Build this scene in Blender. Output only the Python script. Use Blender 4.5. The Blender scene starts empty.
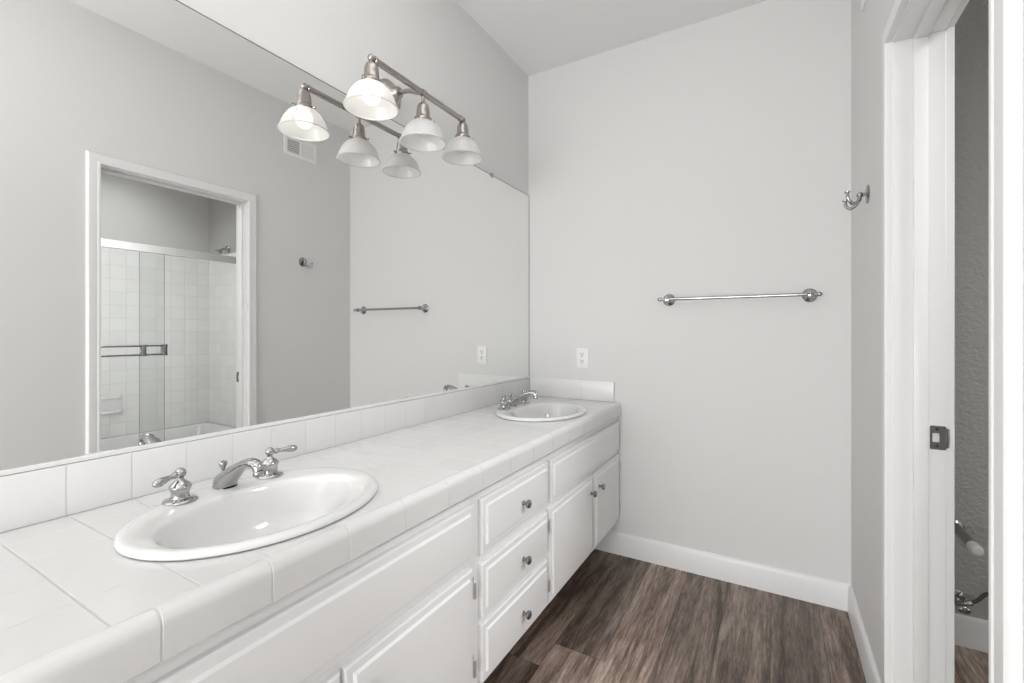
import bpy, bmesh, math, random
from mathutils import Vector, Matrix

random.seed(7)
C = bpy.context.scene.collection
PI = math.pi
R = math.radians

# ------------------------------------------------------------------ key numbers (metres)
A = 1.2851          # mirror face lies at x = -A
XB = 0.2883         # room face of the wall with the doorway
XT = 0.400          # its far face (bath side)
D = 2.44            # back wall
H = 2.757           # ceiling
HC = 1.2066         # camera height
ZC = 0.8235         # counter top
ZT = 2.0293         # mirror top
ZB = 0.9297         # top of the backsplash
YN, YF = 0.929, 1.642   # doorway jamb faces
ZD = 2.019          # doorway head
BB = 0.1165         # baseboard height
YB = 2.390          # bath room's wall behind the valve
XE = 2.236          # tiled wall behind the tub
YT = 0.862          # bath room's near wall
YBACK = -3.0        # where the room opens to the bedroom behind the viewer

# ------------------------------------------------------------------ camera
cam_d = bpy.data.cameras.new('camera')
cam = bpy.data.objects.new('camera', cam_d)
C.objects.link(cam)
cam.location = (0, 0, HC)
cam.rotation_euler = (R(90), 0, R(29.934))
cam_d.sensor_width = 36.0
cam_d.lens = 455.46 / 1024 * 36.0
cam_d.shift_y = -(341.5 - 332.1) / 1024
cam_d.shift_x = -0.13 / 1024
cam_d.clip_start = 0.02
bpy.context.scene.camera = cam

# ------------------------------------------------------------------ world, lights, exposure
sc = bpy.context.scene
vs = sc.view_settings
vs.view_transform = 'Standard'
vs.look = 'None'
vs.gamma = 1.0
vs.use_curve_mapping = False
vs.exposure = 0.18
wd = bpy.data.worlds.new('world')
sc.world = wd
wd.use_nodes = True
wb = wd.node_tree.nodes['Background']
wb.inputs[0].default_value = (0.93, 0.96, 1.0, 1)
P_WORLD = 0.03
wb.inputs[1].default_value = P_WORLD


def area(name, loc, rot, sx, sy, power, col=(1, 1, 1)):
    l = bpy.data.lights.new(name, 'AREA')
    l.shape = 'RECTANGLE'
    l.size, l.size_y = sx, sy
    l.energy = power
    l.color = col
    o = bpy.data.objects.new(name, l)
    o.location = loc
    o.rotation_euler = rot
    C.objects.link(o)
    return o


# daylight from the bedroom behind the viewer; the other area lights are unseen fills added for brightness
P_DAY, P_OVERHEAD, P_UP = 78.0, 2.0, 24.0
P_BATH, P_TUB, P_DOORWAY, P_BULB = 7.0, 5.0, 4.4, 4.0
area('bedroom_daylight', (-0.5, YBACK + 0.05, 0.85), (R(62), 0, 0), 1.5, 1.45, P_DAY, (1.0, 1.0, 1.0))
area('ceiling_bounce_fill', (-0.5, -1.1, 1.75), (R(180), 0, 0), 1.0, 0.9, P_UP)  # added unseen fill, bounced off the ceiling to even out the room
area('overhead_fill', (-0.64, 0.85, H - 0.03), (0, 0, 0), 0.5, 1.0, P_OVERHEAD, (1.0, 1.0, 1.0))  # added overhead fill, hidden from the view and from the mirror
area('bath_fill', (0.95, 0.93, 1.3), (0, R(-90), R(34)), 1.6, 0.25, P_BATH, (1.0, 1.0, 1.0)).data.spread = R(100)  # added fill for the tub walls, kept out of sight
area('tub_fill', (1.75, 1.55, H - 0.03), (0, 0, 0), 0.4, 0.6, P_TUB, (1.0, 1.0, 1.0)).data.spread = R(125)  # unseen fill added above the tub
area('doorway_fill', (1.45, 1.3, H - 0.05), (0, R(44), 0), 0.3, 0.5, P_DOORWAY, (1.0, 1.0, 1.0)).data.spread = R(64)  # added fill thrown through the doorway onto the cabinet fronts

# ------------------------------------------------------------------ materials


def mat(name, color, rough=0.5, metal=0.0, bump=None, spec=0.5, coat=0.0):
    m = bpy.data.materials.new(name)
    m.use_nodes = True
    nt = m.node_tree
    b = nt.nodes['Principled BSDF']
    b.inputs['Base Color'].default_value = (*color, 1)
    b.inputs['Roughness'].default_value = rough
    b.inputs['Metallic'].default_value = metal
    b.inputs['Specular IOR Level'].default_value = spec
    b.inputs['Coat Weight'].default_value = coat
    b.inputs['Coat Roughness'].default_value = 0.08
    tc = nt.nodes.new('ShaderNodeTexCoord')
    nz = nt.nodes.new('ShaderNodeTexNoise')
    nt.links.new(tc.outputs['Object'], nz.inputs['Vector'])
    if bump:
        scale, strength, dist = bump
        nz.inputs['Scale'].default_value = scale
        nz.inputs['Detail'].default_value = 3
        bp = nt.nodes.new('ShaderNodeBump')
        bp.inputs['Strength'].default_value = strength
        bp.inputs['Distance'].default_value = dist
        nt.links.new(nz.outputs['Fac'], bp.inputs['Height'])
        nt.links.new(bp.outputs['Normal'], b.inputs['Normal'])
    else:
        nz.inputs['Scale'].default_value = 6
        mr = nt.nodes.new('ShaderNodeMapRange')
        mr.inputs['To Min'].default_value = max(0.0, rough - 0.03)
        mr.inputs['To Max'].default_value = min(1.0, rough + 0.03)
        nt.links.new(nz.outputs['Fac'], mr.inputs['Value'])
        nt.links.new(mr.outputs['Result'], b.inputs['Roughness'])
    return m


M = {}
M['wall'] = mat('grey_wall_paint', (0.785, 0.783, 0.776), 0.75, bump=(140, 0.05, 0.002), spec=0.25)
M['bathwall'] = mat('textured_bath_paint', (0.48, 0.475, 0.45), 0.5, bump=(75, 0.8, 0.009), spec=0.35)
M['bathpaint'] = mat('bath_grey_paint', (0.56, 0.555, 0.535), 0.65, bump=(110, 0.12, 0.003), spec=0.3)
M['ceiling'] = mat('ceiling_paint', (0.90, 0.90, 0.898), 0.85, bump=(120, 0.05, 0.002), spec=0.2)
M['trim'] = mat('white_trim_paint', (0.865, 0.865, 0.865), 0.34)
M['cab'] = mat('white_cabinet_paint', (0.89, 0.89, 0.89), 0.34)
M['cabin'] = mat('cabinet_interior', (0.35, 0.34, 0.33), 0.7)
M['tile'] = mat('white_glazed_tile', (0.77, 0.77, 0.765), 0.18)
M['grout'] = mat('pale_grout', (0.70, 0.70, 0.685), 0.8)
M['porc'] = mat('white_porcelain', (0.80, 0.80, 0.795), 0.09, coat=0.3)
M['chrome'] = mat('polished_chrome', (0.45, 0.45, 0.45), 0.10, 1.0)
M['chromedark'] = mat('worn_chrome', (0.40, 0.40, 0.40), 0.16, 1.0)
M['nickel'] = mat('brushed_nickel', (0.42, 0.39, 0.365), 0.27, 1.0)
M['hinge'] = mat('bright_hinge', (0.72, 0.72, 0.72), 0.28, 0.88)
M['toe'] = mat('toe_board_painted_shade', (0.05, 0.045, 0.04), 0.7)  # near-black colour stands in for the shade of the toe recess
M['knob'] = mat('pewter_knob', (0.30, 0.30, 0.30), 0.22, 1.0)
M['dark'] = mat('dark_slot', (0.02, 0.02, 0.02), 0.6)
M['plastic'] = mat('white_plastic', (0.94, 0.94, 0.935), 0.35)
M['ventwhite'] = mat('vent_enamel', (0.93, 0.93, 0.925), 0.4)
M['alu'] = mat('white_aluminium', (0.86, 0.86, 0.86), 0.3)
M['rubber'] = mat('pale_rubber', (0.72, 0.72, 0.72), 0.35)
M['hose'] = mat('braided_hose', (0.10, 0.10, 0.10), 0.4, 0.4)
M['edge'] = mat('mirror_edge', (0.16, 0.18, 0.17), 0.3)

# mirror
m = mat('silvered_glass', (0.90, 0.905, 0.895), 0.0, 1.0)
nt = m.node_tree
for l in list(nt.links):
    if l.to_socket.name == 'Roughness':
        nt.links.remove(l)
nt.nodes['Principled BSDF'].inputs['Roughness'].default_value = 0.0
M['mirror'] = m

# clear glass (light passes straight through, with a faint reflection)
m = bpy.data.materials.new('clear_shower_glass')
m.use_nodes = True
nt = m.node_tree
nt.nodes.remove(nt.nodes['Principled BSDF'])
out = nt.nodes['Material Output']
tr = nt.nodes.new('ShaderNodeBsdfTransparent')
tr.inputs[0].default_value = (0.978, 0.982, 0.980, 1)
gl = nt.nodes.new('ShaderNodeBsdfGlossy')
gl.inputs['Roughness'].default_value = 0.02
mx = nt.nodes.new('ShaderNodeMixShader')
mx.inputs[0].default_value = 0.04
nt.links.new(tr.outputs[0], mx.inputs[1])
nt.links.new(gl.outputs[0], mx.inputs[2])
nt.links.new(mx.outputs[0], out.inputs[0])
M['glass'] = m

# ribbed lamp glass: translucent, partly see-through
m = bpy.data.materials.new('ribbed_lamp_glass')
m.use_nodes = True
nt = m.node_tree
nt.nodes.remove(nt.nodes['Principled BSDF'])
out = nt.nodes['Material Output']
tr = nt.nodes.new('ShaderNodeBsdfTransparent')
tr.inputs[0].default_value = (0.93, 0.93, 0.91, 1)
tl = nt.nodes.new('ShaderNodeBsdfTranslucent')
tl.inputs[0].default_value = (0.95, 0.945, 0.93, 1)
df = nt.nodes.new('ShaderNodeBsdfDiffuse')
df.inputs[0].default_value = (0.93, 0.93, 0.92, 1)
gl = nt.nodes.new('ShaderNodeBsdfGlossy')
gl.inputs['Roughness'].default_value = 0.2
m1 = nt.nodes.new('ShaderNodeMixShader')
m1.inputs[0].default_value = 0.68
m2 = nt.nodes.new('ShaderNodeMixShader')
m2.inputs[0].default_value = 0.77
m3 = nt.nodes.new('ShaderNodeMixShader')
m3.inputs[0].default_value = 0.05
nt.links.new(tl.outputs[0], m1.inputs[1])
nt.links.new(df.outputs[0], m1.inputs[2])
nt.links.new(tr.outputs[0], m2.inputs[1])
nt.links.new(m1.outputs[0], m2.inputs[2])
nt.links.new(m2.outputs[0], m3.inputs[1])
nt.links.new(gl.outputs[0], m3.inputs[2])
nt.links.new(m3.outputs[0], out.inputs[0])
M['shade'] = m


def emit(name, col, s):
    m = bpy.data.materials.new(name)
    m.use_nodes = True
    nt = m.node_tree
    nt.nodes.remove(nt.nodes['Principled BSDF'])
    e = nt.nodes.new('ShaderNodeEmission')
    e.inputs[0].default_value = (*col, 1)
    e.inputs[1].default_value = s
    nt.links.new(e.outputs[0], nt.nodes['Material Output'].inputs[0])
    return m


M['bulb_on'] = emit('lit_bulb', (1.0, 0.95, 0.87), P_BULB)
M['bulb_off'] = mat('frosted_bulb', (0.86, 0.86, 0.84), 0.4)


def math_node(nt, op, a=None, b=None):
    n = nt.nodes.new('ShaderNodeMath')
    n.operation = op
    for i, v in enumerate((a, b)):
        if v is None:
            continue
        if isinstance(v, (int, float)):
            n.inputs[i].default_value = v
        else:
            nt.links.new(v, n.inputs[i])
    return n.outputs[0]


def tile_mat(name, axes, pitch, origin, tilecol, groutcol, gw, rough, thin=False, bump=0.4):
    """square glazed tiles laid along two world axes, grout lines gw wide"""
    m = bpy.data.materials.new(name)
    m.use_nodes = True
    nt = m.node_tree
    b = nt.nodes['Principled BSDF']
    g = nt.nodes.new('ShaderNodeNewGeometry')
    sp = nt.nodes.new('ShaderNodeSeparateXYZ')
    nt.links.new(g.outputs['Position'], sp.inputs[0])
    ds = []
    cells = []
    for ax, p, o in zip(axes, pitch, origin):
        q = math_node(nt, 'DIVIDE', math_node(nt, 'SUBTRACT', sp.outputs[ax], o), p)
        fl = math_node(nt, 'FLOOR', q)
        f = math_node(nt, 'SUBTRACT', q, fl)
        dd = math_node(nt, 'SUBTRACT', 0.5, math_node(nt, 'ABSOLUTE', math_node(nt, 'SUBTRACT', f, 0.5)))
        ds.append(math_node(nt, 'MULTIPLY', dd, p * (2.2 if (thin and ax == axes[1]) else 1.0)))
        cells.append(fl)
    d = math_node(nt, 'MINIMUM', ds[0], ds[1])
    ss = nt.nodes.new('ShaderNodeMapRange')
    ss.interpolation_type = 'SMOOTHSTEP'
    ss.inputs['From Min'].default_value = gw * 0.45
    ss.inputs['From Max'].default_value = gw * 1.0
    nt.links.new(d, ss.inputs['Value'])
    cb = nt.nodes.new('ShaderNodeCombineXYZ')
    nt.links.new(cells[0], cb.inputs[0])
    nt.links.new(cells[1], cb.inputs[1])
    wn = nt.nodes.new('ShaderNodeTexWhiteNoise')
    nt.links.new(cb.outputs[0], wn.inputs['Vector'])
    mr = nt.nodes.new('ShaderNodeMapRange')
    mr.inputs['To Min'].default_value = 0.965
    mr.inputs['To Max'].default_value = 1.02
    nt.links.new(wn.outputs['Value'], mr.inputs['Value'])
    tcol = nt.nodes.new('ShaderNodeVectorMath')
    tcol.operation = 'SCALE'
    tcol.inputs[0].default_value = tilecol
    nt.links.new(mr.outputs[0], tcol.inputs['Scale'])
    mx = nt.nodes.new('ShaderNodeMix')
    mx.data_type = 'RGBA'
    nt.links.new(ss.outputs[0], mx.inputs[0])
    mx.inputs[6].default_value = (*groutcol, 1)
    nt.links.new(tcol.outputs[0], mx.inputs[7])
    nt.links.new(mx.outputs[2], b.inputs['Base Color'])
    rr = nt.nodes.new('ShaderNodeMapRange')
    rr.inputs['To Min'].default_value = 0.8
    rr.inputs['To Max'].default_value = rough
    nt.links.new(ss.outputs[0], rr.inputs['Value'])
    nt.links.new(rr.outputs[0], b.inputs['Roughness'])
    bp = nt.nodes.new('ShaderNodeBump')
    bp.inputs['Strength'].default_value = bump
    bp.inputs['Distance'].default_value = 0.002
    nt.links.new(ss.outputs[0], bp.inputs['Height'])
    nt.links.new(bp.outputs['Normal'], b.inputs['Normal'])
    return m


TILE = (0.77, 0.77, 0.765)
GROUT = (0.66, 0.655, 0.64)
M['deck'] = tile_mat('counter_tile', (1, 0), (0.1085, 0.1115), (0.2535, -0.747), TILE, GROUT, 0.0024, 0.2, True)
M['splash'] = tile_mat('backsplash_tile', (1, 2), (0.1115, 0.30), (0.359, 0.7), TILE, GROUT, 0.0022, 0.26)
M['splash_end'] = tile_mat('end_splash_tile_brightened', (0, 2), (0.19, 0.30), (-1.14, 0.7), (0.88, 0.88, 0.875), (0.78, 0.78, 0.77), 0.0018, 0.28)  # same tile, coloured whiter to stand in for more light at this end
M['tubtile'] = tile_mat('tub_wall_tile', (1, 2), (0.1105, 0.1105), (YB, 0.33), (0.85, 0.85, 0.84), (0.66, 0.66, 0.645), 0.0028, 0.2)
M['tubtile_end'] = tile_mat('tub_end_tile', (0, 2), (0.1105, 0.1105), (XE, 0.33), (0.85, 0.85, 0.84), (0.66, 0.66, 0.645), 0.0028, 0.2)

# vinyl plank floor
m = bpy.data.materials.new('dark_wood_planks')
m.use_nodes = True
nt = m.node_tree
b = nt.nodes['Principled BSDF']
g = nt.nodes.new('ShaderNodeNewGeometry')
sp = nt.nodes.new('ShaderNodeSeparateXYZ')
nt.links.new(g.outputs['Position'], sp.inputs[0])
PW, PL = 0.181, 1.22
qx = math_node(nt, 'DIVIDE', math_node(nt, 'ADD', sp.outputs[0], 0.013), PW)
row = math_node(nt, 'FLOOR', qx)
fx = math_node(nt, 'SUBTRACT', qx, row)
off = math_node(nt, 'MULTIPLY', math_node(nt, 'FRACT', math_node(nt, 'MULTIPLY', math_node(nt, 'ADD', row, 4.0), 0.618)), 0.36)
qy = math_node(nt, 'DIVIDE', math_node(nt, 'ADD', math_node(nt, 'ADD', sp.outputs[1], 0.826), off), PL)
col = math_node(nt, 'FLOOR', qy)
fy = math_node(nt, 'SUBTRACT', qy, col)


def edge_d(f, p):
    dd = math_node(nt, 'SUBTRACT', 0.5, math_node(nt, 'ABSOLUTE', math_node(nt, 'SUBTRACT', f, 0.5)))
    return math_node(nt, 'MULTIPLY', dd, p)


dj = math_node(nt, 'MINIMUM', edge_d(fx, PW), edge_d(fy, PL))
cb = nt.nodes.new('ShaderNodeCombineXYZ')
SEED = 31.0
nt.links.new(math_node(nt, 'ADD', row, SEED), cb.inputs[0])
nt.links.new(col, cb.inputs[1])
wn = nt.nodes.new('ShaderNodeTexWhiteNoise')
wn.noise_dimensions = '3D'
nt.links.new(cb.outputs[0], wn.inputs['Vector'])
# grain coordinates: stretched along the plank, shifted per plank
sh = nt.nodes.new('ShaderNodeVectorMath')
sh.operation = 'MULTIPLY'
nt.links.new(g.outputs['Position'], sh.inputs[0])
sh.inputs[1].default_value = (1.0, 0.075, 1.0)
sh2 = nt.nodes.new('ShaderNodeVectorMath')
sh2.operation = 'MULTIPLY'
nt.links.new(wn.outputs['Color'], sh2.inputs[0])
sh2.inputs[1].default_value = (7.0, 7.0, 7.0)
sh3 = nt.nodes.new('ShaderNodeVectorMath')
sh3.operation = 'ADD'
nt.links.new(sh.outputs[0], sh3.inputs[0])
nt.links.new(sh2.outputs[0], sh3.inputs[1])
n1 = nt.nodes.new('ShaderNodeTexNoise')
n1.inputs['Scale'].default_value = 13
n1.inputs['Detail'].default_value = 5
n1.inputs['Distortion'].default_value = 1.1
nt.links.new(sh3.outputs[0], n1.inputs['Vector'])
n2 = nt.nodes.new('ShaderNodeTexNoise')
n2.inputs['Scale'].default_value = 115
n2.inputs['Detail'].default_value = 4
n2.inputs['Roughness'].default_value = 0.8
nt.links.new(sh3.outputs[0], n2.inputs['Vector'])
gmix = math_node(nt, 'ADD', math_node(nt, 'MULTIPLY', n1.outputs['Fac'], 0.48), math_node(nt, 'MULTIPLY', n2.outputs['Fac'], 0.52))
cr = nt.nodes.new('ShaderNodeValToRGB')
cr.color_ramp.elements[0].position = 0.33
cr.color_ramp.elements[0].color = (0.026, 0.017, 0.012, 1)
cr.color_ramp.elements[1].position = 0.67
cr.color_ramp.elements[1].color = (0.36, 0.30, 0.26, 1)
for p_, c_ in ((0.43, (0.066, 0.045, 0.035, 1)), (0.5, (0.138, 0.100, 0.079, 1)), (0.57, (0.21, 0.162, 0.134, 1))):
    e = cr.color_ramp.elements.new(p_)
    e.color = c_
# darker knotty patches in the print
sk = nt.nodes.new('ShaderNodeVectorMath')
sk.operation = 'MULTIPLY'
nt.links.new(sh3.outputs[0], sk.inputs[0])
sk.inputs[1].default_value = (1.0, 3.6, 1.0)
n3 = nt.nodes.new('ShaderNodeTexNoise')
n3.inputs['Scale'].default_value = 7.5
n3.inputs['Detail'].default_value = 4
n3.inputs['Distortion'].default_value = 1.6
nt.links.new(sk.outputs[0], n3.inputs['Vector'])
kn = nt.nodes.new('ShaderNodeMapRange')
kn.interpolation_type = 'SMOOTHSTEP'
kn.inputs['From Min'].default_value = 0.56
kn.inputs['From Max'].default_value = 0.72
kn.inputs['To Min'].default_value = 1.0
kn.inputs['To Max'].default_value = 0.5
nt.links.new(n3.outputs['Fac'], kn.inputs['Value'])
nt.links.new(gmix, cr.inputs[0])
tone = nt.nodes.new('ShaderNodeMapRange')
tone.inputs['To Min'].default_value = 0.95
tone.inputs['To Max'].default_value = 2.15
nt.links.new(wn.outputs['Value'], tone.inputs['Value'])
jm = nt.nodes.new('ShaderNodeMapRange')
jm.inputs['From Min'].default_value = 0.0006
jm.inputs['From Max'].default_value = 0.0022
jm.inputs['To Min'].default_value = 0.45
nt.links.new(dj, jm.inputs['Value'])
tc_ = math_node(nt, 'MULTIPLY', math_node(nt, 'MULTIPLY', tone.outputs[0], jm.outputs[0]), kn.outputs[0])
vm = nt.nodes.new('ShaderNodeVectorMath')
vm.operation = 'SCALE'
nt.links.new(cr.outputs[0], vm.inputs[0])
nt.links.new(tc_, vm.inputs['Scale'])
nt.links.new(vm.outputs[0], b.inputs['Base Color'])
b.inputs['Roughness'].default_value = 0.42
bp = nt.nodes.new('ShaderNodeBump')
bp.inputs['Strength'].default_value = 0.12
bp.inputs['Distance'].default_value = 0.002
nt.links.new(gmix, bp.inputs['Height'])
nt.links.new(bp.outputs['Normal'], b.inputs['Normal'])
M['floor'] = m

# ------------------------------------------------------------------ mesh helpers (world coordinates)


def box(bm, x0, x1, y0, y1, z0, z1, bev=0.0, seg=2):
    vs_ = [bm.verts.new(p) for p in ((x0, y0, z0), (x1, y0, z0), (x1, y1, z0), (x0, y1, z0),
                                     (x0, y0, z1), (x1, y0, z1), (x1, y1, z1), (x0, y1, z1))]
    fs = [bm.faces.new([vs_[i] for i in q]) for q in
          ((3, 2, 1, 0), (4, 5, 6, 7), (0, 1, 5, 4), (1, 2, 6, 5), (2, 3, 7, 6), (3, 0, 4, 7))]
    if bev > 0:
        es = list({e for f in fs for e in f.edges})
        bmesh.ops.bevel(bm, geom=es, offset=bev, segments=seg, affect='EDGES', profile=0.5)


def frame_from(axis):
    z = Vector(axis).normalized()
    t = Vector((0, 0, 1)) if abs(z.z) < 0.9 else Vector((0, 1, 0))
    x = t.cross(z).normalized()
    y = z.cross(x)
    return x, y, z


def lathe(bm, prof, origin, axis=(0, 0, 1), seg=32, rib=None, sxy=(1, 1), closed=False):
    """prof: (radius, height along axis)"""
    x, y, z = frame_from(axis)
    if tuple(axis) == (0, 0, 1):
        x, y = Vector((1, 0, 0)), Vector((0, 1, 0))
    o = Vector(origin)
    rings = []
    for r, h in prof:
        if r < 1e-6:
            rings.append([bm.verts.new(o + z * h)])
            continue
        ring = []
        for k in range(seg):
            a = 2 * PI * k / seg
            rr = r * (1 + (rib if (rib and k % 2) else 0))
            ring.append(bm.verts.new(o + x * (rr * math.cos(a) * sxy[0]) + y * (rr * math.sin(a) * sxy[1]) + z * h))
        rings.append(ring)
    pairs = list(zip(rings, rings[1:]))
    if closed:
        pairs.append((rings[-1], rings[0]))
    for a, b_ in pairs:
        if len(a) == 1 and len(b_) == 1:
            continue
        for k in range(seg):
            k2 = (k + 1) % seg
            if len(a) == 1:
                bm.faces.new((a[0], b_[k], b_[k2]))
            elif len(b_) == 1:
                bm.faces.new((a[k], a[k2], b_[0]))
            else:
                bm.faces.new((a[k], a[k2], b_[k2], b_[k]))


def tube(bm, pts, rad, seg=14, flat=None, up=None):
    """swept tube through pts; rad a number or one per point; flat=(sx,sy) squashes the section"""
    pts = [Vector(p) for p in pts]
    n = len(pts)
    rads = rad if isinstance(rad, (list, tuple)) else [rad] * n
    tang = []
    for i in range(n):
        t = pts[min(i + 1, n - 1)] - pts[max(i - 1, 0)]
        tang.append(t.normalized())
    ref = Vector(up) if up else (Vector((0, 0, 1)) if abs(tang[0].z) < 0.9 else Vector((1, 0, 0)))
    x = (ref - tang[0] * ref.dot(tang[0])).normalized()
    rings = []
    for i in range(n):
        x = (x - tang[i] * x.dot(tang[i])).normalized()
        y = tang[i].cross(x)
        fx_, fy_ = flat[i] if flat else (1, 1)
        rings.append([bm.verts.new(pts[i] + x * (math.cos(2 * PI * k / seg) * rads[i] * fx_) + y * (math.sin(2 * PI * k / seg) * rads[i] * fy_)) for k in range(seg)])
    for a, b_ in zip(rings, rings[1:]):
        for k in range(seg):
            k2 = (k + 1) % seg
            bm.faces.new((a[k], a[k2], b_[k2], b_[k]))
    bm.faces.new(list(reversed(rings[0])))
    bm.faces.new(rings[-1])


def spline(pts, n=6):
    """Catmull-Rom through pts"""
    P = [Vector(p) for p in pts]
    P = [P[0] * 2 - P[1]] + P + [P[-1] * 2 - P[-2]]
    out_ = []
    for i in range(1, len(P) - 2):
        for k in range(n):
            t = k / n
            p0, p1, p2, p3 = P[i - 1], P[i], P[i + 1], P[i + 2]
            out_.append(0.5 * ((2 * p1) + (p2 - p0) * t + (2 * p0 - 5 * p1 + 4 * p2 - p3) * t * t + (3 * p1 - p0 - 3 * p2 + p3) * t ** 3))
    out_.append(P[-2])
    return out_


def lerp_list(vals, n):
    """values given at the spline's control points, resampled like spline()"""
    out_ = []
    for a, b_ in zip(vals, vals[1:]):
        for k in range(n):
            t = k / n
            out_.append(a + (b_ - a) * t)
    out_.append(vals[-1])
    return out_


def ball(bm, c, r, seg=20, sc_=(1, 1, 1)):
    g_ = bmesh.ops.create_uvsphere(bm, u_segments=seg, v_segments=max(8, seg // 2), radius=r)
    for v in g_['verts']:
        v.co = Vector((v.co.x * sc_[0], v.co.y * sc_[1], v.co.z * sc_[2])) + Vector(c)


def root_of(o):
    while o.parent:
        o = o.parent
    return o


def obj(name, bm, material, parent=None, smooth=True, angle=35, fix=True):
    if fix:
        bmesh.ops.recalc_face_normals(bm, faces=bm.faces)
    if parent:
        bmesh.ops.translate(bm, verts=bm.verts, vec=-root_of(parent).location)
    for f in bm.faces:
        f.smooth = smooth
    if smooth:
        for e_ in bm.edges:
            if len(e_.link_faces) == 2 and e_.calc_face_angle(0) > R(angle):
                e_.smooth = False
    me = bpy.data.meshes.new(name)
    bm.to_mesh(me)
    bm.free()
    me.materials.append(material)
    o = bpy.data.objects.new(name, me)
    C.objects.link(o)
    if parent:
        o.parent = parent
    return o


def tag(o, label, cat, group=None):
    o['label'] = label
    o['category'] = cat
    if group:
        o['group'] = group
    return o


def thing(name, loc, label, cat, group=None):
    o = bpy.data.objects.new(name, None)
    o.empty_display_size = 0.05
    C.objects.link(o)
    o.location = loc
    return tag(o, label, cat, group)


def struct(name, bm, material, parent=None, smooth=False, angle=35):
    o = obj(name, bm, material, parent, smooth, angle)
    if not parent:
        o['kind'] = 'structure'
    return o


def B():
    return bmesh.new()


# ------------------------------------------------------------------ room shell
XW = -A - 0.006      # plaster behind the mirror
bm = B(); box(bm, XW - 0.1, XE + 0.1, YBACK, D + 0.12, -0.1, 0); struct('floor', bm, M['floor'])
bm = B(); box(bm, XW - 0.1, XE + 0.1, YBACK, D + 0.12, H, H + 0.1); struct('ceiling', bm, M['ceiling'])
bm = B(); box(bm, XW - 0.1, XW, YBACK, D + 0.1, 0, H); struct('wall_left', bm, M['wall'])
bm = B(); box(bm, XW, XB, D, D + 0.1, 0, H); struct('wall_back', bm, M['wall'])
bm = B()
box(bm, XB, XT, YBACK, YN - 0.018, 0, H)
box(bm, XB, XT, YF + 0.018, D + 0.1, 0, H)
box(bm, XB, XT, YN - 0.018, YF + 0.018, ZD + 0.018, H)
struct('wall_right', bm, M['wall'])
# bath room beyond the doorway
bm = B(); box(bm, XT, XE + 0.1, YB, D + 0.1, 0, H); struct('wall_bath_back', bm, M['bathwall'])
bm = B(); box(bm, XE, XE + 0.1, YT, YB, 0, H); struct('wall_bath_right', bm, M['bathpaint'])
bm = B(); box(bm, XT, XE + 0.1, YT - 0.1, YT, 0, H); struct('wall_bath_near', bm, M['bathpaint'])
ZTT = 1.945
bm = B(); box(bm, XE - 0.008, XE, YT, YB, 0.30, ZTT, 0.002); struct('wall_tile_back', bm, M['tubtile'])
bm = B(); box(bm, 1.46, XE - 0.008, YB - 0.008, YB, 0.30, ZTT, 0.002); struct('wall_tile_end', bm, M['tubtile_end'])


def board(bm, path, h, t, side):
    """baseboard along a straight run: path (x0,y0,x1,y1); side = unit normal into the room"""
    prof = [(0, 0), (t, 0), (t, h - 0.018), (t - 0.003, h - 0.010), (t * 0.62, h - 0.004), (t * 0.35, h), (0, h)]
    x0, y0, x1, y1 = path
    rows = []
    for (x, y) in ((x0, y0), (x1, y1)):
        rows.append([bm.verts.new((x + side[0] * d_, y + side[1] * d_, z)) for d_, z in prof])
    n = len(prof)
    for k in range(n):
        k2 = (k + 1) % n
        bm.faces.new((rows[0][k], rows[0][k2], rows[1][k2], rows[1][k]))
    bm.faces.new(rows[0]); bm.faces.new(list(reversed(rows[1])))


BT = 0.014
bm = B(); board(bm, (XW, D, XB, D), BB, BT, (0, -1)); struct('baseboard_back', bm, M['trim'], smooth=True)
bm = B(); board(bm, (XB, D - BT, XB, 1.693), BB, BT, (-1, 0)); struct('baseboard_right', bm, M['trim'], smooth=True)
bm = B(); board(bm, (XB, 0.873, XB, YBACK), BB, BT, (-1, 0)); struct('baseboard_near', bm, M['trim'], smooth=True)
bm = B(); board(bm, (XT, YB, 1.42, YB), BB, BT, (0, -1)); struct('baseboard_bath', bm, M['trim'], smooth=True)

# ------------------------------------------------------------------ doorway (jambs, stops, casings, strike plate)
door = bpy.data.objects.new('door_1', None)
C.objects.link(door)
door.location = (XB, (YN + YF) / 2, 0)
door['kind'] = 'structure'
bm = B()
box(bm, XB, XT, YN - 0.018, YN, 0, ZD, 0.0015, 1)
box(bm, XB, XT, YF, YF + 0.018, 0, ZD, 0.0015, 1)
box(bm, XB, XT, YN - 0.018, YF + 0.018, ZD, ZD + 0.018, 0.0015, 1)
obj('door_jamb', bm, M['trim'], door, smooth=False)
bm = B()
S0, S1 = 0.3305, 0.3615
box(bm, S0, S1, YN, YN + 0.011, 0, ZD, 0.002)
box(bm, S0, S1, YF - 0.011, YF, 0, ZD, 0.002)
box(bm, S0, S1, YN + 0.011, YF - 0.011, ZD - 0.011, ZD, 0.002)
obj('jamb_stop', bm, M['trim'], door)

CP = [(0, 0), (0, 0.0165), (0.002, 0.018), (0.010, 0.018), (0.013, 0.0158), (0.017, 0.0162), (0.030, 0.0168),
      (0.044, 0.0160), (0.049, 0.0125), (0.0515, 0.009), (0.0525, 0.0055), (0.0525, 0)]


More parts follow.
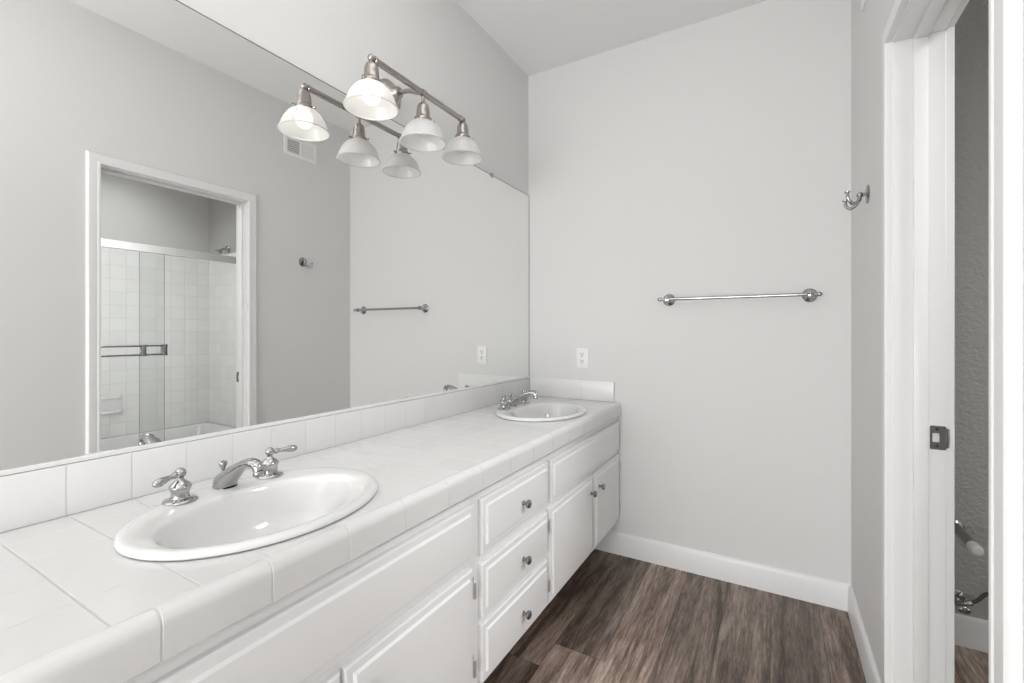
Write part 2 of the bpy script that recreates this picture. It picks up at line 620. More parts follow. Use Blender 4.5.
def casing(bm, x, sgn, prof):
    a0, a1, zt_ = YN - 0.006, YF + 0.004, ZD + 0.006
    rows = []
    for w, t in prof:
        X_ = x + sgn * t
        rows.append([bm.verts.new(p) for p in ((X_, a0 - w, 0), (X_, a0 - w, zt_ + w), (X_, a1 + w, zt_ + w), (X_, a1 + w, 0))])
    n = len(rows)
    for k in range(n):
        k2 = (k + 1) % n
        for j in range(3):
            bm.faces.new((rows[k][j], rows[k2][j], rows[k2][j + 1], rows[k][j + 1]))
    bm.faces.new([r[0] for r in rows]); bm.faces.new([r[3] for r in rows])


bm = B(); casing(bm, XB, -1, CP); obj('door_casing', bm, M['trim'], door, angle=20)
bm = B(); casing(bm, XT, 1, CP); obj('door_casing', bm, M['trim'], door, angle=20)
# strike plate with its lip wrapping the jamb edge
bm = B()
zs0, zs1 = 0.889, 0.953
ym = YF - 0.0018
xs0, xs1 = 0.3665, 0.398


def plate_poly(bm, pts, holes, y0, y1):
    """flat plate in the xz plane with holes"""
    def loop(q, y):
        vs_ = [bm.verts.new((p[0], y, p[1])) for p in q]
        return vs_, [bm.edges.new((vs_[i], vs_[(i + 1) % len(vs_)])) for i in range(len(vs_))]
    es = []
    for q in [pts] + holes:
        es += loop(q, y0)[1]
    r_ = bmesh.ops.triangle_fill(bm, use_beauty=True, use_dissolve=False, edges=es)
    fs = [f for f in r_['geom'] if isinstance(f, bmesh.types.BMFace)]
    ex = bmesh.ops.extrude_face_region(bm, geom=fs)
    bmesh.ops.translate(bm, verts=[v for v in ex['geom'] if isinstance(v, bmesh.types.BMVert)], vec=(0, y1 - y0, 0))


def circ(cx, cz, r, n=12):
    return [(cx + r * math.cos(2 * PI * k / n), cz + r * math.sin(2 * PI * k / n)) for k in range(n)]


def rrect(x0, x1, z0, z1, r, n=4):
    out_ = []
    for cx, cz, a0 in ((x1 - r, z1 - r, 0), (x0 + r, z1 - r, 90), (x0 + r, z0 + r, 180), (x1 - r, z0 + r, 270)):
        for k in range(n + 1):
            a = R(a0 + 90 * k / n)
            out_.append((cx + r * math.cos(a), cz + r * math.sin(a)))
    return out_


zm = (zs0 + zs1) / 2
plate_poly(bm, rrect(xs0, xs1 + 0.002, zs0, zs1, 0.004), [rrect(0.3715, 0.386, zm - 0.012, zm + 0.012, 0.002)], ym, YF)
tube(bm, spline([(xs1, YF - 0.001, zm), (0.4035, YF - 0.001, zm), (0.4075, YF + 0.004, zm), (0.4085, YF + 0.010, zm)], 4), 0.026, 12,
     flat=[(1.0, 0.05)] * 13, up=(0, 0, 1))
sp_ = obj('strike_plate', bm, M['chromedark'], door)
bm = B()
for zz in (zs0 + 0.009, zs1 - 0.009):
    lathe(bm, [(0, 0), (0.0038, 0), (0.003, 0.0008), (0, 0.001)], (0.381, ym, zz), (0, -1, 0), 12)
obj('screw', bm, M['dark'], sp_)
bm = B(); box(bm, 0.372, 0.3858, YF - 0.0008, YF - 0.0003, zm - 0.0118, zm + 0.0118); obj('latch_hole', bm, M['grout'], sp_, smooth=False)

# ------------------------------------------------------------------ vanity cabinet
XF = -0.7425          # face frame
Y0V, Y1V = 0.085, D - 0.004
Z0V, Z1V = 0.175, 0.768
van = thing('vanity_cabinet', (-1.0, 1.25, 0), 'long white painted vanity cabinet with drawers and doors under the tiled countertop', 'cabinet')
bm = B()
XBK = XW + 0.002
box(bm, XBK, XF - 0.02, Y0V, Y0V + 0.018, Z0V, Z1V)            # near side
box(bm, XBK, XF - 0.02, Y1V - 0.018, Y1V, Z0V, Z1V)            # far side
box(bm, XBK, XF - 0.02, Y0V + 0.018, Y1V - 0.018, Z0V, Z0V + 0.018)   # bottom
box(bm, XBK, XBK + 0.006, Y0V + 0.018, Y1V - 0.018, Z0V + 0.018, Z1V)   # back
for yy in (1.06, 1.545):
    box(bm, XBK + 0.006, XF - 0.02, yy - 0.008, yy + 0.008, Z0V + 0.018, Z1V)
obj('carcass', bm, M['cab'], van, smooth=False)
bm = B()
FX0, FX1 = XF - 0.02, XF
stiles = ((Y0V, 0.185), (0.585, 0.625), (1.026, 1.105), (1.505, 1.580), (2.005, 2.045), (2.405, Y1V))
for a_, b_ in stiles:
    box(bm, FX0, FX1, a_, b_, Z0V, Z1V, 0.001, 1)
bays = ((0.185, 1.026), (1.105, 1.505), (1.580, 2.405))
rails = [(Z0V, 0.215), (0.53, 0.58), (0.708, Z1V)]
for i, (a_, b_) in enumerate(bays):
    rr_ = rails if i != 1 else [(Z0V, 0.215), (0.362, 0.395), (0.528, 0.578), (0.708, Z1V)]
    for z0_, z1_ in rr_:
        segs = [(a_, b_)]
        if i != 1 and z0_ < 0.5:
            mid = (0.585, 0.625) if i == 0 else (2.005, 2.045)
            segs = [(a_, mid[0]), (mid[1], b_)]
        if i != 1 and 0.5 < z0_ < 0.6:
            mid = (0.585, 0.625) if i == 0 else (2.005, 2.045)
            segs = [(a_, mid[0]), (mid[1], b_)]
        if i != 1 and z0_ > 0.7:
            mid = (0.585, 0.625) if i == 0 else (2.005, 2.045)
            segs = [(a_, mid[0]), (mid[1], b_)]
        for s0_, s1_ in segs:
            box(bm, FX0, FX1, s0_, s1_, z0_, z1_)
obj('face_frame', bm, M['cab'], van, smooth=False)
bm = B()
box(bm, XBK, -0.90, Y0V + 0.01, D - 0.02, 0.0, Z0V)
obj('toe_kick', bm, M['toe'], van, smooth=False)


def front(name, y0, y1, z0, z1):
    """overlay front: bevelled slab with a raised centre field behind a stepped border"""
    bm = B()
    rings = [(0.0, 0.0005), (0.0, 0.0105), (0.004, 0.0145), (0.0195, 0.0150), (0.0220, 0.0180), (0.0245, 0.0205), (0.0275, 0.0208)]
    prev = None
    for ins, dx in rings:
        x = XF + dx
        ring = [bm.verts.new(p) for p in ((x, y0 + ins, z0 + ins), (x, y1 - ins, z0 + ins), (x, y1 - ins, z1 - ins), (x, y0 + ins, z1 - ins))]
        if prev:
            for k in range(4):
                bm.faces.new((prev[k], prev[(k + 1) % 4], ring[(k + 1) % 4], ring[k]))
        else:
            bm.faces.new(ring)
        prev = ring
    bm.faces.new(prev)
    return obj(name, bm, M['cab'], van, smooth=True, angle=12)


def knob(par, y, z):
    bm = B()
    lathe(bm, [(0, 0), (0.0078, 0), (0.0080, 0.0015), (0.0058, 0.003), (0.0050, 0.008), (0.0052, 0.011), (0.0085, 0.0135),
               (0.0128, 0.0165), (0.0142, 0.0200), (0.0136, 0.0235), (0.0105, 0.0265), (0.006, 0.0280), (0, 0.0284)],
          (XF + 0.0205, y, z), (1, 0, 0), 24)
    k = obj('knob', bm, M['knob'], par)
    k['label'] = 'round pewter knob'


def hinge(par, y, z, sgn):
    """wrap hinge at a door's edge: barrel, frame leaf with rounded ends"""
    bm = B()
    yh_, xh_ = y + sgn * 0.0062, XF + 0.0135
    tube(bm, [(xh_, yh_, z - 0.021), (xh_, yh_, z + 0.021)], 0.0056, 14)
    ball(bm, (xh_, yh_, z - 0.0225), 0.0048, 12)
    ball(bm, (xh_, yh_, z + 0.0225), 0.0048, 12)
    ys = sorted((y + sgn * 0.004, y + sgn * 0.020))
    box(bm, XF, XF + 0.0025, ys[0], ys[1], z - 0.027, z + 0.027, 0.001, 1)
    ys = sorted((y - sgn * 0.0005, y + sgn * 0.003))
    box(bm, XF + 0.001, XF + 0.0138, ys[0], ys[1], z - 0.020, z + 0.020)
    h = obj('hinge', bm, M['hinge'], par)
    h['label'] = 'small chrome hinge'


front('front_panel', 0.165, 1.052, 0.566, 0.725)
front('front_panel', 1.560, 2.431, 0.566, 0.724)
for z0_, z1_ in ((0.567, 0.725), (0.383, 0.538), (0.198, 0.363)):
    dr = front('drawer', 1.091, 1.532, z0_, z1_)
    knob(dr, 1.328, (z0_ + z1_) / 2 - 0.006)
DZ0, DZ1 = 0.196, 0.546
d_ = front('door', 0.165, 0.600, DZ0, DZ1); knob(d_, 0.565, 0.478); hinge(d_, 0.165, 0.48, -1); hinge(d_, 0.165, 0.264, -1)
d_ = front('door', 0.609, 1.048, DZ0, DZ1); knob(d_, 0.654, 0.478); hinge(d_, 1.048, 0.484, 1); hinge(d_, 1.048, 0.264, 1)
d_ = front('door', 1.547, 2.012, DZ0, DZ1); knob(d_, 1.972, 0.474); hinge(d_, 1.547, 0.484, -1); hinge(d_, 1.547, 0.264, -1)
d_ = front('door', 2.030, 2.431, DZ0, DZ1); knob(d_, 2.085, 0.474); hinge(d_, 2.431, 0.484, 1); hinge(d_, 2.431, 0.264, 1)

# ------------------------------------------------------------------ tiled countertop
SINKS = ((-0.968, 0.598), (-0.966, 1.960))
RX, RY = 0.206, 0.258
YC0, YC1 = 0.06, D - 0.001
XTRIM = -0.7465
ct = thing('countertop', (-1.0, 1.25, 0.77), 'long white tiled countertop holding both sinks below the mirror', 'countertop')
bm = B()


def eloop(bm, cx, cy, rx, ry, z, n=64):
    return [bm.verts.new((cx + rx * math.cos(2 * PI * k / n), cy + ry * math.sin(2 * PI * k / n), z)) for k in range(n)]


outer = [bm.verts.new((x, y, ZC)) for x, y in ((-1.2895, YC0), (XTRIM - 0.001, YC0), (XTRIM - 0.001, YC1), (-1.2895, YC1))]
es = [bm.edges.new((outer[i], outer[(i + 1) % 4])) for i in range(4)]
for sx_, sy_ in SINKS:
    lp = eloop(bm, sx_, sy_, RX - 0.012, RY - 0.012, ZC)
    es += [bm.edges.new((lp[i], lp[(i + 1) % len(lp)])) for i in range(len(lp))]
r_ = bmesh.ops.triangle_fill(bm, use_beauty=True, use_dissolve=False, edges=es)
fs = [f for f in r_['geom'] if isinstance(f, bmesh.types.BMFace)]
ex = bmesh.ops.extrude_face_region(bm, geom=fs)
bmesh.ops.translate(bm, verts=[v for v in ex['geom'] if isinstance(v, bmesh.types.BMVert)], vec=(0, 0, -0.055))
obj('tile_top', bm, M['deck'], ct, smooth=False)


def trim_piece(bm, y0, y1, off=0.0):
    """one rounded edge tile: top lip, quarter round nose, straight front"""
    zb_, xo, xi = 0.7565 + off, -0.7200 - off, XTRIM - off * 0.5
    ZC_ = ZC - off
    prof = [(xi, ZC_ - 0.012), (xi, ZC_ + 0.0005), (xi + 0.002, ZC_ + 0.0022)]
    rn = 0.021
    for k in range(9):
        a = R(90 - 90 * k / 8)
        prof.append((xo - rn + rn * math.cos(a), ZC_ + 0.0025 - rn + rn * math.sin(a)))
    prof += [(xo, zb_ + 0.003), (xo - 0.003, zb_), (xo - 0.012, zb_), (xo - 0.012, ZC - 0.012)]
    e_ = 0.0012
    rows = []
    for yy, s_ in ((y0, e_), (y0 + e_, 0), (y1 - e_, 0), (y1, e_)):
        cx = sum(p[0] for p in prof) / len(prof)
        row_ = []
        for px_, pz_ in prof:
            # pull the ends in slightly for rounded tile ends
            row_.append(bm.verts.new((px_ - (s_ if px_ > xi + 0.004 else 0), yy, pz_ - (s_ if pz_ > ZC - 0.008 else 0))))
        rows.append(row_)
    n = len(prof)
    for a, b_ in zip(rows, rows[1:]):
        for k in range(n):
            bm.faces.new((a[k], a[(k + 1) % n], b_[(k + 1) % n], b_[k]))
    bm.faces.new(rows[0]); bm.faces.new(list(reversed(rows[-1])))


bm = B()
joints = [YC0] + [0.1415 + 0.1572 * k for k in range(15)] + [YC1]
joints = [j for j in joints if j < YC1 - 0.02] + [YC1]
for a_, b_ in zip(joints, joints[1:]):
    trim_piece(bm, a_ + 0.0007, b_ - 0.0007)
et = obj('edge_trim', bm, M['tile'], ct, angle=40)
bm = B()
trim_piece(bm, YC0 + 0.002, YC1 - 0.002, 0.0009)
obj('grout', bm, M['grout'], et, angle=40)

bm = B(); box(bm, -1.2905, -1.276, YC0, D - 0.001, ZC + 0.0005, ZB, 0.002)
tag(obj('backsplash', bm, M['splash']), 'low white tile backsplash running along the foot of the mirror', 'backsplash')
bm = B(); box(bm, -1.2755, -0.758, D - 0.011, D - 0.0005, ZC + 0.0005, 0.934, 0.002)
tag(obj('backsplash', bm, M['splash_end']), 'short white tile backsplash on the back wall below the outlet', 'backsplash')

# ------------------------------------------------------------------ sinks


def sink(cx, cy, label):
    root = thing('sink', (cx, cy, ZC), label, 'sink', 'oval drop-in sinks')
    n = 72
    bx, by = 0.028, 0.0            # bowl centre shifted to the front
    brx, bry = 0.142, 0.210
    bm = B()
    # (blend 0 outer .. 1 bowl, scale, z)
    rings = [('o', -0.004, 0.0006), ('o', 0.0, 0.004), ('o', 0.0, 0.008), ('o', -0.003, 0.0125), ('o', -0.009, 0.0150), ('o', -0.018, 0.0152),
             ('b', 0.010, 0.0128), ('b', 0.004, 0.0105), ('b', 0.0, 0.005), ('b', -0.004, -0.006), ('b', -0.010, -0.03),
             ('b', -0.022, -0.065), ('b', -0.042, -0.098), ('b', -0.072, -0.122), ('b', -0.105, -0.134), ('b', -0.128, -0.137)]
    under = []
    vr = []
    for kind, o_, z in rings:
        ring = []
        for k in range(n):
            a = 2 * PI * k / n
            c_, s_ = math.cos(a), math.sin(a)
            if kind == 'o':
                p = (cx + (RX + o_) * c_, cy + (RY + o_) * s_)
            else:
                # back of the bowl is flatter, leaving a ledge for the faucet
                f_ = brx
                sc_x = max(0.012, f_ + o_)
                sc_y = max(0.016, bry + o_ * 1.45)
                e_ = 1.0
                sy_ = math.copysign(abs(s_) ** e_, s_)
                p = (cx + bx + sc_x * c_, cy + by + sc_y * sy_)
            ring.append(bm.verts.new((p[0], p[1], ZC + z)))
        vr.append(ring)
    for a, b_ in zip(vr, vr[1:]):
        for k in range(n):
            bm.faces.new((a[k], a[(k + 1) % n], b_[(k + 1) % n], b_[k]))
    bm.faces.new(vr[-1])
    body = obj('basin', bm, M['porc'], root, angle=60)
    sd = body.modifiers.new('thick', 'SOLIDIFY')
    sd.thickness = 0.004
    sd.offset = -1
    bm = B()
    lathe(bm, [(0, 0.001), (0.012, 0.001), (0.013, 0.003), (0.020, 0.0035), (0.0215, 0.002), (0.0215, 0.0), (0, 0.0)], (cx + bx, cy, ZC - 0.1365), (0, 0, 1), 28)
    lathe(bm, [(0, 0.006), (0.008, 0.0058), (0.0118, 0.004), (0.0118, 0.0012), (0, 0.0012)], (cx + bx, cy, ZC - 0.1365), (0, 0, 1), 28)
    obj('drain', bm, M['chrome'], root)
    return root


sink(*SINKS[0], 'oval white porcelain sink nearest the viewer, set into the tiled counter')
sink(*SINKS[1], 'oval white porcelain sink at the far end of the counter by the back wall')

# ------------------------------------------------------------------ faucets
ZS = ZC + 0.0148


def faucet(cx, cy, label, lever1, lever2, l1=1.0):
    root = thing('faucet', (cx, cy, ZS), label, 'faucet', 'widespread chrome faucets')
    # spout: broad foot sweeping up and forward, tip turned down
    bm = B()
    pts = [(-0.016, 0, 0.000), (-0.012, 0, 0.011), (0.003, 0, 0.024), (0.028, 0, 0.042), (0.056, 0, 0.0585), (0.083, 0, 0.0690), (0.104, 0, 0.0710), (0.116, 0, 0.0655), (0.120, 0, 0.056)]
    rad = [0.0275, 0.0270, 0.0235, 0.0200, 0.0165, 0.0142, 0.0130, 0.0120, 0.0112]
    fl = [(1, 0.95), (1, 0.95), (0.85, 1), (0.75, 1.05), (0.72, 1.1), (0.72, 1.1), (0.8, 1.05), (1, 1), (1, 1)]
    P_ = [(cx + x, cy + y, ZS + z) for x, y, z in pts]
    n_ = 5
    fl2 = list(zip(lerp_list([f[0] for f in fl], n_), lerp_list([f[1] for f in fl], n_)))
    tube(bm, spline(P_, n_), lerp_list(rad, n_), 22, flat=fl2, up=(1, 0, 0))
    for v in bm.verts:
        if v.co.z < ZS:
            v.co.z = ZS
    spo = obj('spout', bm, M['chrome'], root, angle=50)
    bm = B()
    lathe(bm, [(0, 0), (0.0105, 0), (0.0115, 0.003), (0.0115, 0.010), (0.0100, 0.013), (0, 0.013)], (cx + 0.1203, cy, ZS + 0.044), (0, 0, 1), 20)
    obj('aerator', bm, M['chrome'], spo)
    bm = B()
    lathe(bm, [(0, 0), (0.0032, 0), (0.0030, 0.030), (0.0045, 0.034), (0.0085, 0.042), (0.0095, 0.047), (0.0080, 0.0515), (0, 0.0535)], (cx - 0.024, cy, ZS + 0.006), (0, 0, 1), 18)
    obj('lift_rod', bm, M['chrome'], root)
    for sgn, (dx, dy, dz) in ((-1, lever1), (1, lever2)):
        yy = cy + sgn * 0.102
        o_ = (cx, yy, ZS)
        bm = B()
        lathe(bm, [(0, 0), (0.0320, 0), (0.0325, 0.0015), (0.0305, 0.0045), (0.0245, 0.0065), (0.0185, 0.0078),
                   (0.0172, 0.012), (0.0180, 0.020), (0.0200, 0.0270), (0.0215, 0.0300), (0.0215, 0.0325), (0.0200, 0.0345), (0.0175, 0.0385),
                   (0.0115, 0.0430), (0.0075, 0.0465), (0.0066, 0.0510), (0.0085, 0.0535), (0, 0.0540)], o_, (0, 0, 1), 32)
        hd = obj('handle', bm, M['chrome'], root, angle=50)
        bm = B()
        hz = ZS + 0.0605
        ball(bm, (cx, yy, hz), 0.0112, 20)
        d3 = Vector((dx, dy, dz)).normalized()
        st = Vector((cx, yy, hz))
        kl = l1 if sgn < 0 else 1.0
        ds_ = [0.006, 0.013, 0.0155, 0.019, 0.026, 0.036, 0.046, 0.055, 0.061, 0.066, 0.0685]
        rs_ = [0.0060, 0.0062, 0.0078, 0.0062, 0.0050, 0.0062, 0.0084, 0.0092, 0.0084, 0.0056, 0.0018]
        tube(bm, [st + d3 * (q * kl) for q in ds_], rs_, 16)
        obj('lever', bm, M['chrome'], hd, angle=60)
    return root


faucet(-1.126, 0.603, 'chrome two-handle faucet on the near sink, its levers swung apart', (0.25, -1, -0.16), (0.28, 1, -0.03), 0.86)
faucet(-1.128, 1.982, 'chrome two-handle faucet on the far sink beside the back wall', (0.55, -1, -0.15), (1, 0.12, 0.0))

# ------------------------------------------------------------------ mirror
mir = thing('mirror', (-A, 1.25, ZB), 'wide frameless wall mirror above the tiled backsplash', 'mirror')
YM0, YM1 = 0.06, D - 0.006
bm = B(); box(bm, -A - 0.005, -A, YM0, YM1, ZB + 0.004, ZT - 0.0015); obj('mirror_glass', bm, M['mirror'], mir, smooth=False)
bm = B()
box(bm, XW + 0.0003, -A - 0.0052, YM0 - 0.001, D - 0.0005, ZB + 0.002, ZT + 0.0015)
box(bm, -A - 0.0052, -A + 0.0004, YM1 + 0.0003, D - 0.0005, ZB + 0.002, ZT + 0.0015)
box(bm, -A - 0.0052, -A + 0.0004, YM0 - 0.001, YM1 + 0.0003, ZT - 0.0013, ZT + 0.0015)
obj('mirror_edge', bm, M['edge'], mir, smooth=False)
bm = B()
box(bm, -A - 0.0045, -A + 0.0030, YM0, YM1, ZB + 0.0012, ZB + 0.0110, 0.0008, 1)
obj('bottom_channel', bm, M['alu'], mir, smooth=False)
for yc in (2.017, 0.40):
    bm = B()
    box(bm, -A - 0.004, -A + 0.004, yc - 0.011, yc + 0.011, ZT - 0.012, ZT + 0.010, 0.003)
    cl = obj('mirror_clip', bm, M['chromedark'], mir)
    cl['label'] = 'small metal clip holding the mirror top'

# ------------------------------------------------------------------ vanity light
XL, YL, ZL = -1.117, 1.285, 2.083
vl = thing('vanity_light', (-A, YL, 2.117), 'brushed nickel three-shade wall light above the mirror, nearest bulb lit', 'wall light')
bm = B()
lathe(bm, [(0, 0), (0.060, 0), (0.0615, 0.003), (0.0600, 0.007), (0.052, 0.010), (0.050, 0.016), (0.046, 0.022), (0.034, 0.030), (0.026, 0.042), (0.0215, 0.056), (0.0185, 0.060), (0, 0.061)],
      (XW, YL, 2.117), (1, 0, 0), 40)
obj('back_plate', bm, M['nickel'], vl)
bm = B()
tube(bm, spline([(XW + 0.055, YL, 2.117), (XW + 0.105, YL, 2.110), (XL - 0.03, YL, 2.094), (XL, YL, ZL)], 5), 0.0085, 16)
lathe(bm, [(0, 0), (0.0125, 0.0), (0.0132, 0.004), (0.0132, 0.016), (0.0125, 0.020), (0, 0.020)], (XL, YL - 0.010, ZL), (0, 1, 0), 20)
obj('arm', bm, M['nickel'], vl)
YA, YZ = 1.038, 1.530
bm = B()
tube(bm, [(XL, YA + 0.012, ZL), (XL, YZ - 0.010, ZL)], 0.0105, 20)
for yy in (YA + 0.016, YZ - 0.016):
    lathe(bm, [(0.0105, -0.006), (0.0128, -0.004), (0.0128, 0.004), (0.0105, 0.006)], (XL, yy, ZL), (0, 1, 0), 20)
ball(bm, (XL, YA, ZL), 0.0125, 20)
ball(bm, (XL, YZ, ZL), 0.0125, 20)
obj('bar', bm, M['nickel'], vl)
shade_prof = [(0.0290, 0.0745), (0.0330, 0.0735), (0.0440, 0.0675), (0.0560, 0.0560), (0.0665, 0.0405), (0.0745, 0.0220), (0.0795, 0.0060), (0.0818, 0.0015), (0.0825, -0.0015)]
for i, (yy, ZR) in enumerate(((YA, 1.9250), (YL, 1.9030), (YZ, 1.9290))):
    bm = B()
    hs = ZL - ZR            # up to the bar
    lathe(bm, [(0, hs), (0.0062, hs), (0.0062, 0.146), (0.0110, 0.1435), (0.0180, 0.1370), (0.0215, 0.1270), (0.0232, 0.1120), (0.0245, 0.0960), (0.0270, 0.0900), (0.0315, 0.0865),
               (0.0325, 0.0820), (0.0325, 0.0755), (0.0305, 0.0725), (0.0220, 0.0715), (0, 0.0715)], (XL, yy, ZR), (0, 0, 1), 28)
    for k in range(3):
        a = R(40 + 120 * k)
        lathe(bm, [(0, 0), (0.0028, 0), (0.0028, 0.007), (0.0045, 0.008), (0.0045, 0.012), (0, 0.012)],
              (XL + 0.031 * math.cos(a), yy + 0.031 * math.sin(a), ZR + 0.0795), (math.cos(a), math.sin(a), 0), 10)
    cup = obj('socket_cup', bm, M['nickel'], vl)
    bm = B()
    lathe(bm, shade_prof, (XL, yy, ZR), (0, 0, 1), 96, rib=0.009)
    lathe(bm, [(0.0805, -0.0040), (0.0838, -0.0038), (0.0852, -0.0016), (0.0840, 0.0010), (0.0805, 0.0008)], (XL, yy, ZR), (0, 0, 1), 96, closed=True)
    s_ = obj('lamp_shade', bm, M['shade'], vl, angle=80)
    bm = B()
    lathe(bm, [(0.012, 0.083), (0.0125, 0.074), (0.0165, 0.066), (0.0235, 0.056), (0.0280, 0.044), (0.0290, 0.034), (0.0265, 0.022), (0.0195, 0.011), (0.0100, 0.0055), (0, 0.004)],
          (XL, yy, ZR + (0.006 if i == 0 else 0.020)), (0, 0, 1), 24, sxy=(1, 1) if i == 0 else (0.8, 0.8))
    bl = obj('bulb', bm, M['bulb_on' if i == 0 else 'bulb_off'], vl)
    bl['label'] = 'glowing frosted bulb' if i == 0 else 'unlit frosted bulb'

# ------------------------------------------------------------------ towel bar on the back wall
tb = thing('towel_bar', (-0.17, D, 1.372), 'long chrome towel bar mounted on the grey back wall', 'towel bar')
yb = D - 0.058
bm = B(); tube(bm, [(-0.503, yb, 1.372), (0.168, yb, 1.372)], 0.0078, 18)
for xx, sg in ((-0.503, -1), (0.168, 1)):
    lathe(bm, [(0.0078, -0.006), (0.0100, -0.003), (0.0102, 0.004), (0.0075, 0.010), (0.004, 0.013), (0, 0.0135)], (xx, yb, 1.372), (sg, 0, 0), 18)
obj('bar', bm, M['chrome'], tb)
for xx in (-0.470, 0.137):
    bm = B()
    lathe(bm, [(0, 0), (0.0300, 0), (0.0310, 0.003), (0.0300, 0.006), (0.0245, 0.009), (0.0230, 0.012), (0.0165, 0.016), (0.0110, 0.022), (0.0090, 0.034), (0.0100, 0.043),
               (0.0135, 0.048), (0.0152, 0.056), (0.0140, 0.064), (0.0090, 0.070), (0, 0.0715)], (xx, D, 1.372), (0, -1, 0), 28)
    obj('post', bm, M['chrome'], tb)

# ------------------------------------------------------------------ double robe hook on the right wall
YH, ZH = 2.030, 1.696
rh = thing('robe_hook', (XB, YH, ZH), 'small nickel double robe hook on the right wall beside the doorway', 'hook')
bm = B()
lathe(bm, [(0, 0), (0.0315, 0), (0.0325, 0.0018), (0.0305, 0.0042), (0.0220, 0.0058), (0.0140, 0.0068), (0, 0.0072)], (XB, YH, ZH), (-1, 0, 0), 32)
obj('rosette', bm, M['knob'], rh)
bm = B()
tube(bm, [(XB - 0.009, YH, ZH), (XB - 0.022, YH, ZH + 0.001)], 0.0062, 14)
ball(bm, (XB - 0.024, YH, ZH), 0.0105, 18)
obj('post', bm, M['chromedark'], rh)
for s_ in (-1, 1):
    bm = B()
    zo = 0.006 if s_ < 0 else -0.011
    pts = [(XB - 0.024, YH + s_ * 0.003, ZH - 0.004), (XB - 0.027, YH + s_ * 0.009, ZH - 0.020), (XB - 0.038, YH + s_ * 0.016, ZH - 0.033 + zo * 0.3),
           (XB - 0.051, YH + s_ * 0.022, ZH - 0.033 + zo * 0.6), (XB - 0.061, YH + s_ * 0.026, ZH - 0.018 + zo), (XB - 0.063, YH + s_ * 0.028, ZH + 0.000 + zo)]
    tube(bm, spline(pts, 5), lerp_list([0.0066, 0.0062, 0.0058, 0.0056, 0.0054, 0.0050], 5), 12)
    lathe(bm, [(0, 0), (0.005, 0), (0.0098, 0.0015), (0.0102, 0.004), (0.007, 0.006), (0, 0.0065)], pts[-1], (0, 0, 1), 16)
    obj('hook_arm', bm, M['chromedark'], rh)

# ------------------------------------------------------------------ outlet
XO, ZO = -0.944, 1.060
ou = thing('outlet', (XO, D, ZO), 'white duplex wall outlet above the short backsplash', 'outlet')
bm = B(); box(bm, XO - 0.035, XO + 0.035, D - 0.006, D, ZO - 0.057, ZO + 0.057, 0.003)
cov = obj('cover_plate', bm, M['plastic'], ou)
for dz in (0.0195, -0.0195):
    bm = B()
    lathe(bm, [(0, 0), (0.0168, 0), (0.0168, 0.0018), (0.0155, 0.0026), (0, 0.0026)], (XO, D - 0.0058, ZO + dz), (0, -1, 0), 24, sxy=(1, 0.86))
    rc = obj('receptacle', bm, M['plastic'], ou)
    bm = B()
    box(bm, XO - 0.0078, XO - 0.0048, D - 0.0090, D - 0.0082, ZO + dz + 0.000, ZO + dz + 0.0090)
    box(bm, XO + 0.0048, XO + 0.0078, D - 0.0090, D - 0.0082, ZO + dz + 0.000, ZO + dz + 0.0085)
    lathe(bm, [(0, 0), (0.0034, 0), (0.0034, 0.0006), (0, 0.0006)], (XO, D - 0.0083, ZO + dz - 0.0075), (0, -1, 0), 12)
    o_ = obj('slot', bm, M['dark'], rc, smooth=False)
    o_['label'] = 'dark plug slots'
bm = B(); lathe(bm, [(0, 0), (0.0032, 0), (0.0028, 0.001), (0, 0.0012)], (XO, D - 0.006, ZO), (0, -1, 0), 12); obj('screw', bm, M['plastic'], cov)

# ------------------------------------------------------------------ air vent high on the right wall
VY0, VY1, VZ0, VZ1 = 1.886, 2.136, 2.408, 2.550
av = thing('air_vent', (XB, (VY0 + VY1) / 2, (VZ0 + VZ1) / 2), 'white louvred air vent high on the right wall, reflected under the lit lamp', 'vent')
bm = B()
fw_ = 0.026
box(bm, XB - 0.006, XB, VY0, VY1, VZ1 - fw_, VZ1, 0.002)
box(bm, XB - 0.006, XB, VY0, VY1, VZ0, VZ0 + fw_, 0.002)
box(bm, XB - 0.006, XB, VY0, VY0 + fw_, VZ0 + fw_, VZ1 - fw_, 0.002)
box(bm, XB - 0.006, XB, VY1 - fw_, VY1, VZ0 + fw_, VZ1 - fw_, 0.002)
ymid = (VY0 + VY1) / 2
box(bm, XB - 0.007, XB, ymid - 0.007, ymid + 0.007, VZ0 + fw_, VZ1 - fw_, 0.001, 1)
obj('frame', bm, M['ventwhite'], av, smooth=False)
bm = B(); box(bm, XB - 0.0012, XB - 0.0002, VY0 + fw_ - 0.004, VY1 - fw_ + 0.004, VZ0 + fw_ - 0.004, VZ1 - fw_ + 0.004); obj('backing', bm, M['cabin'], av, smooth=False)
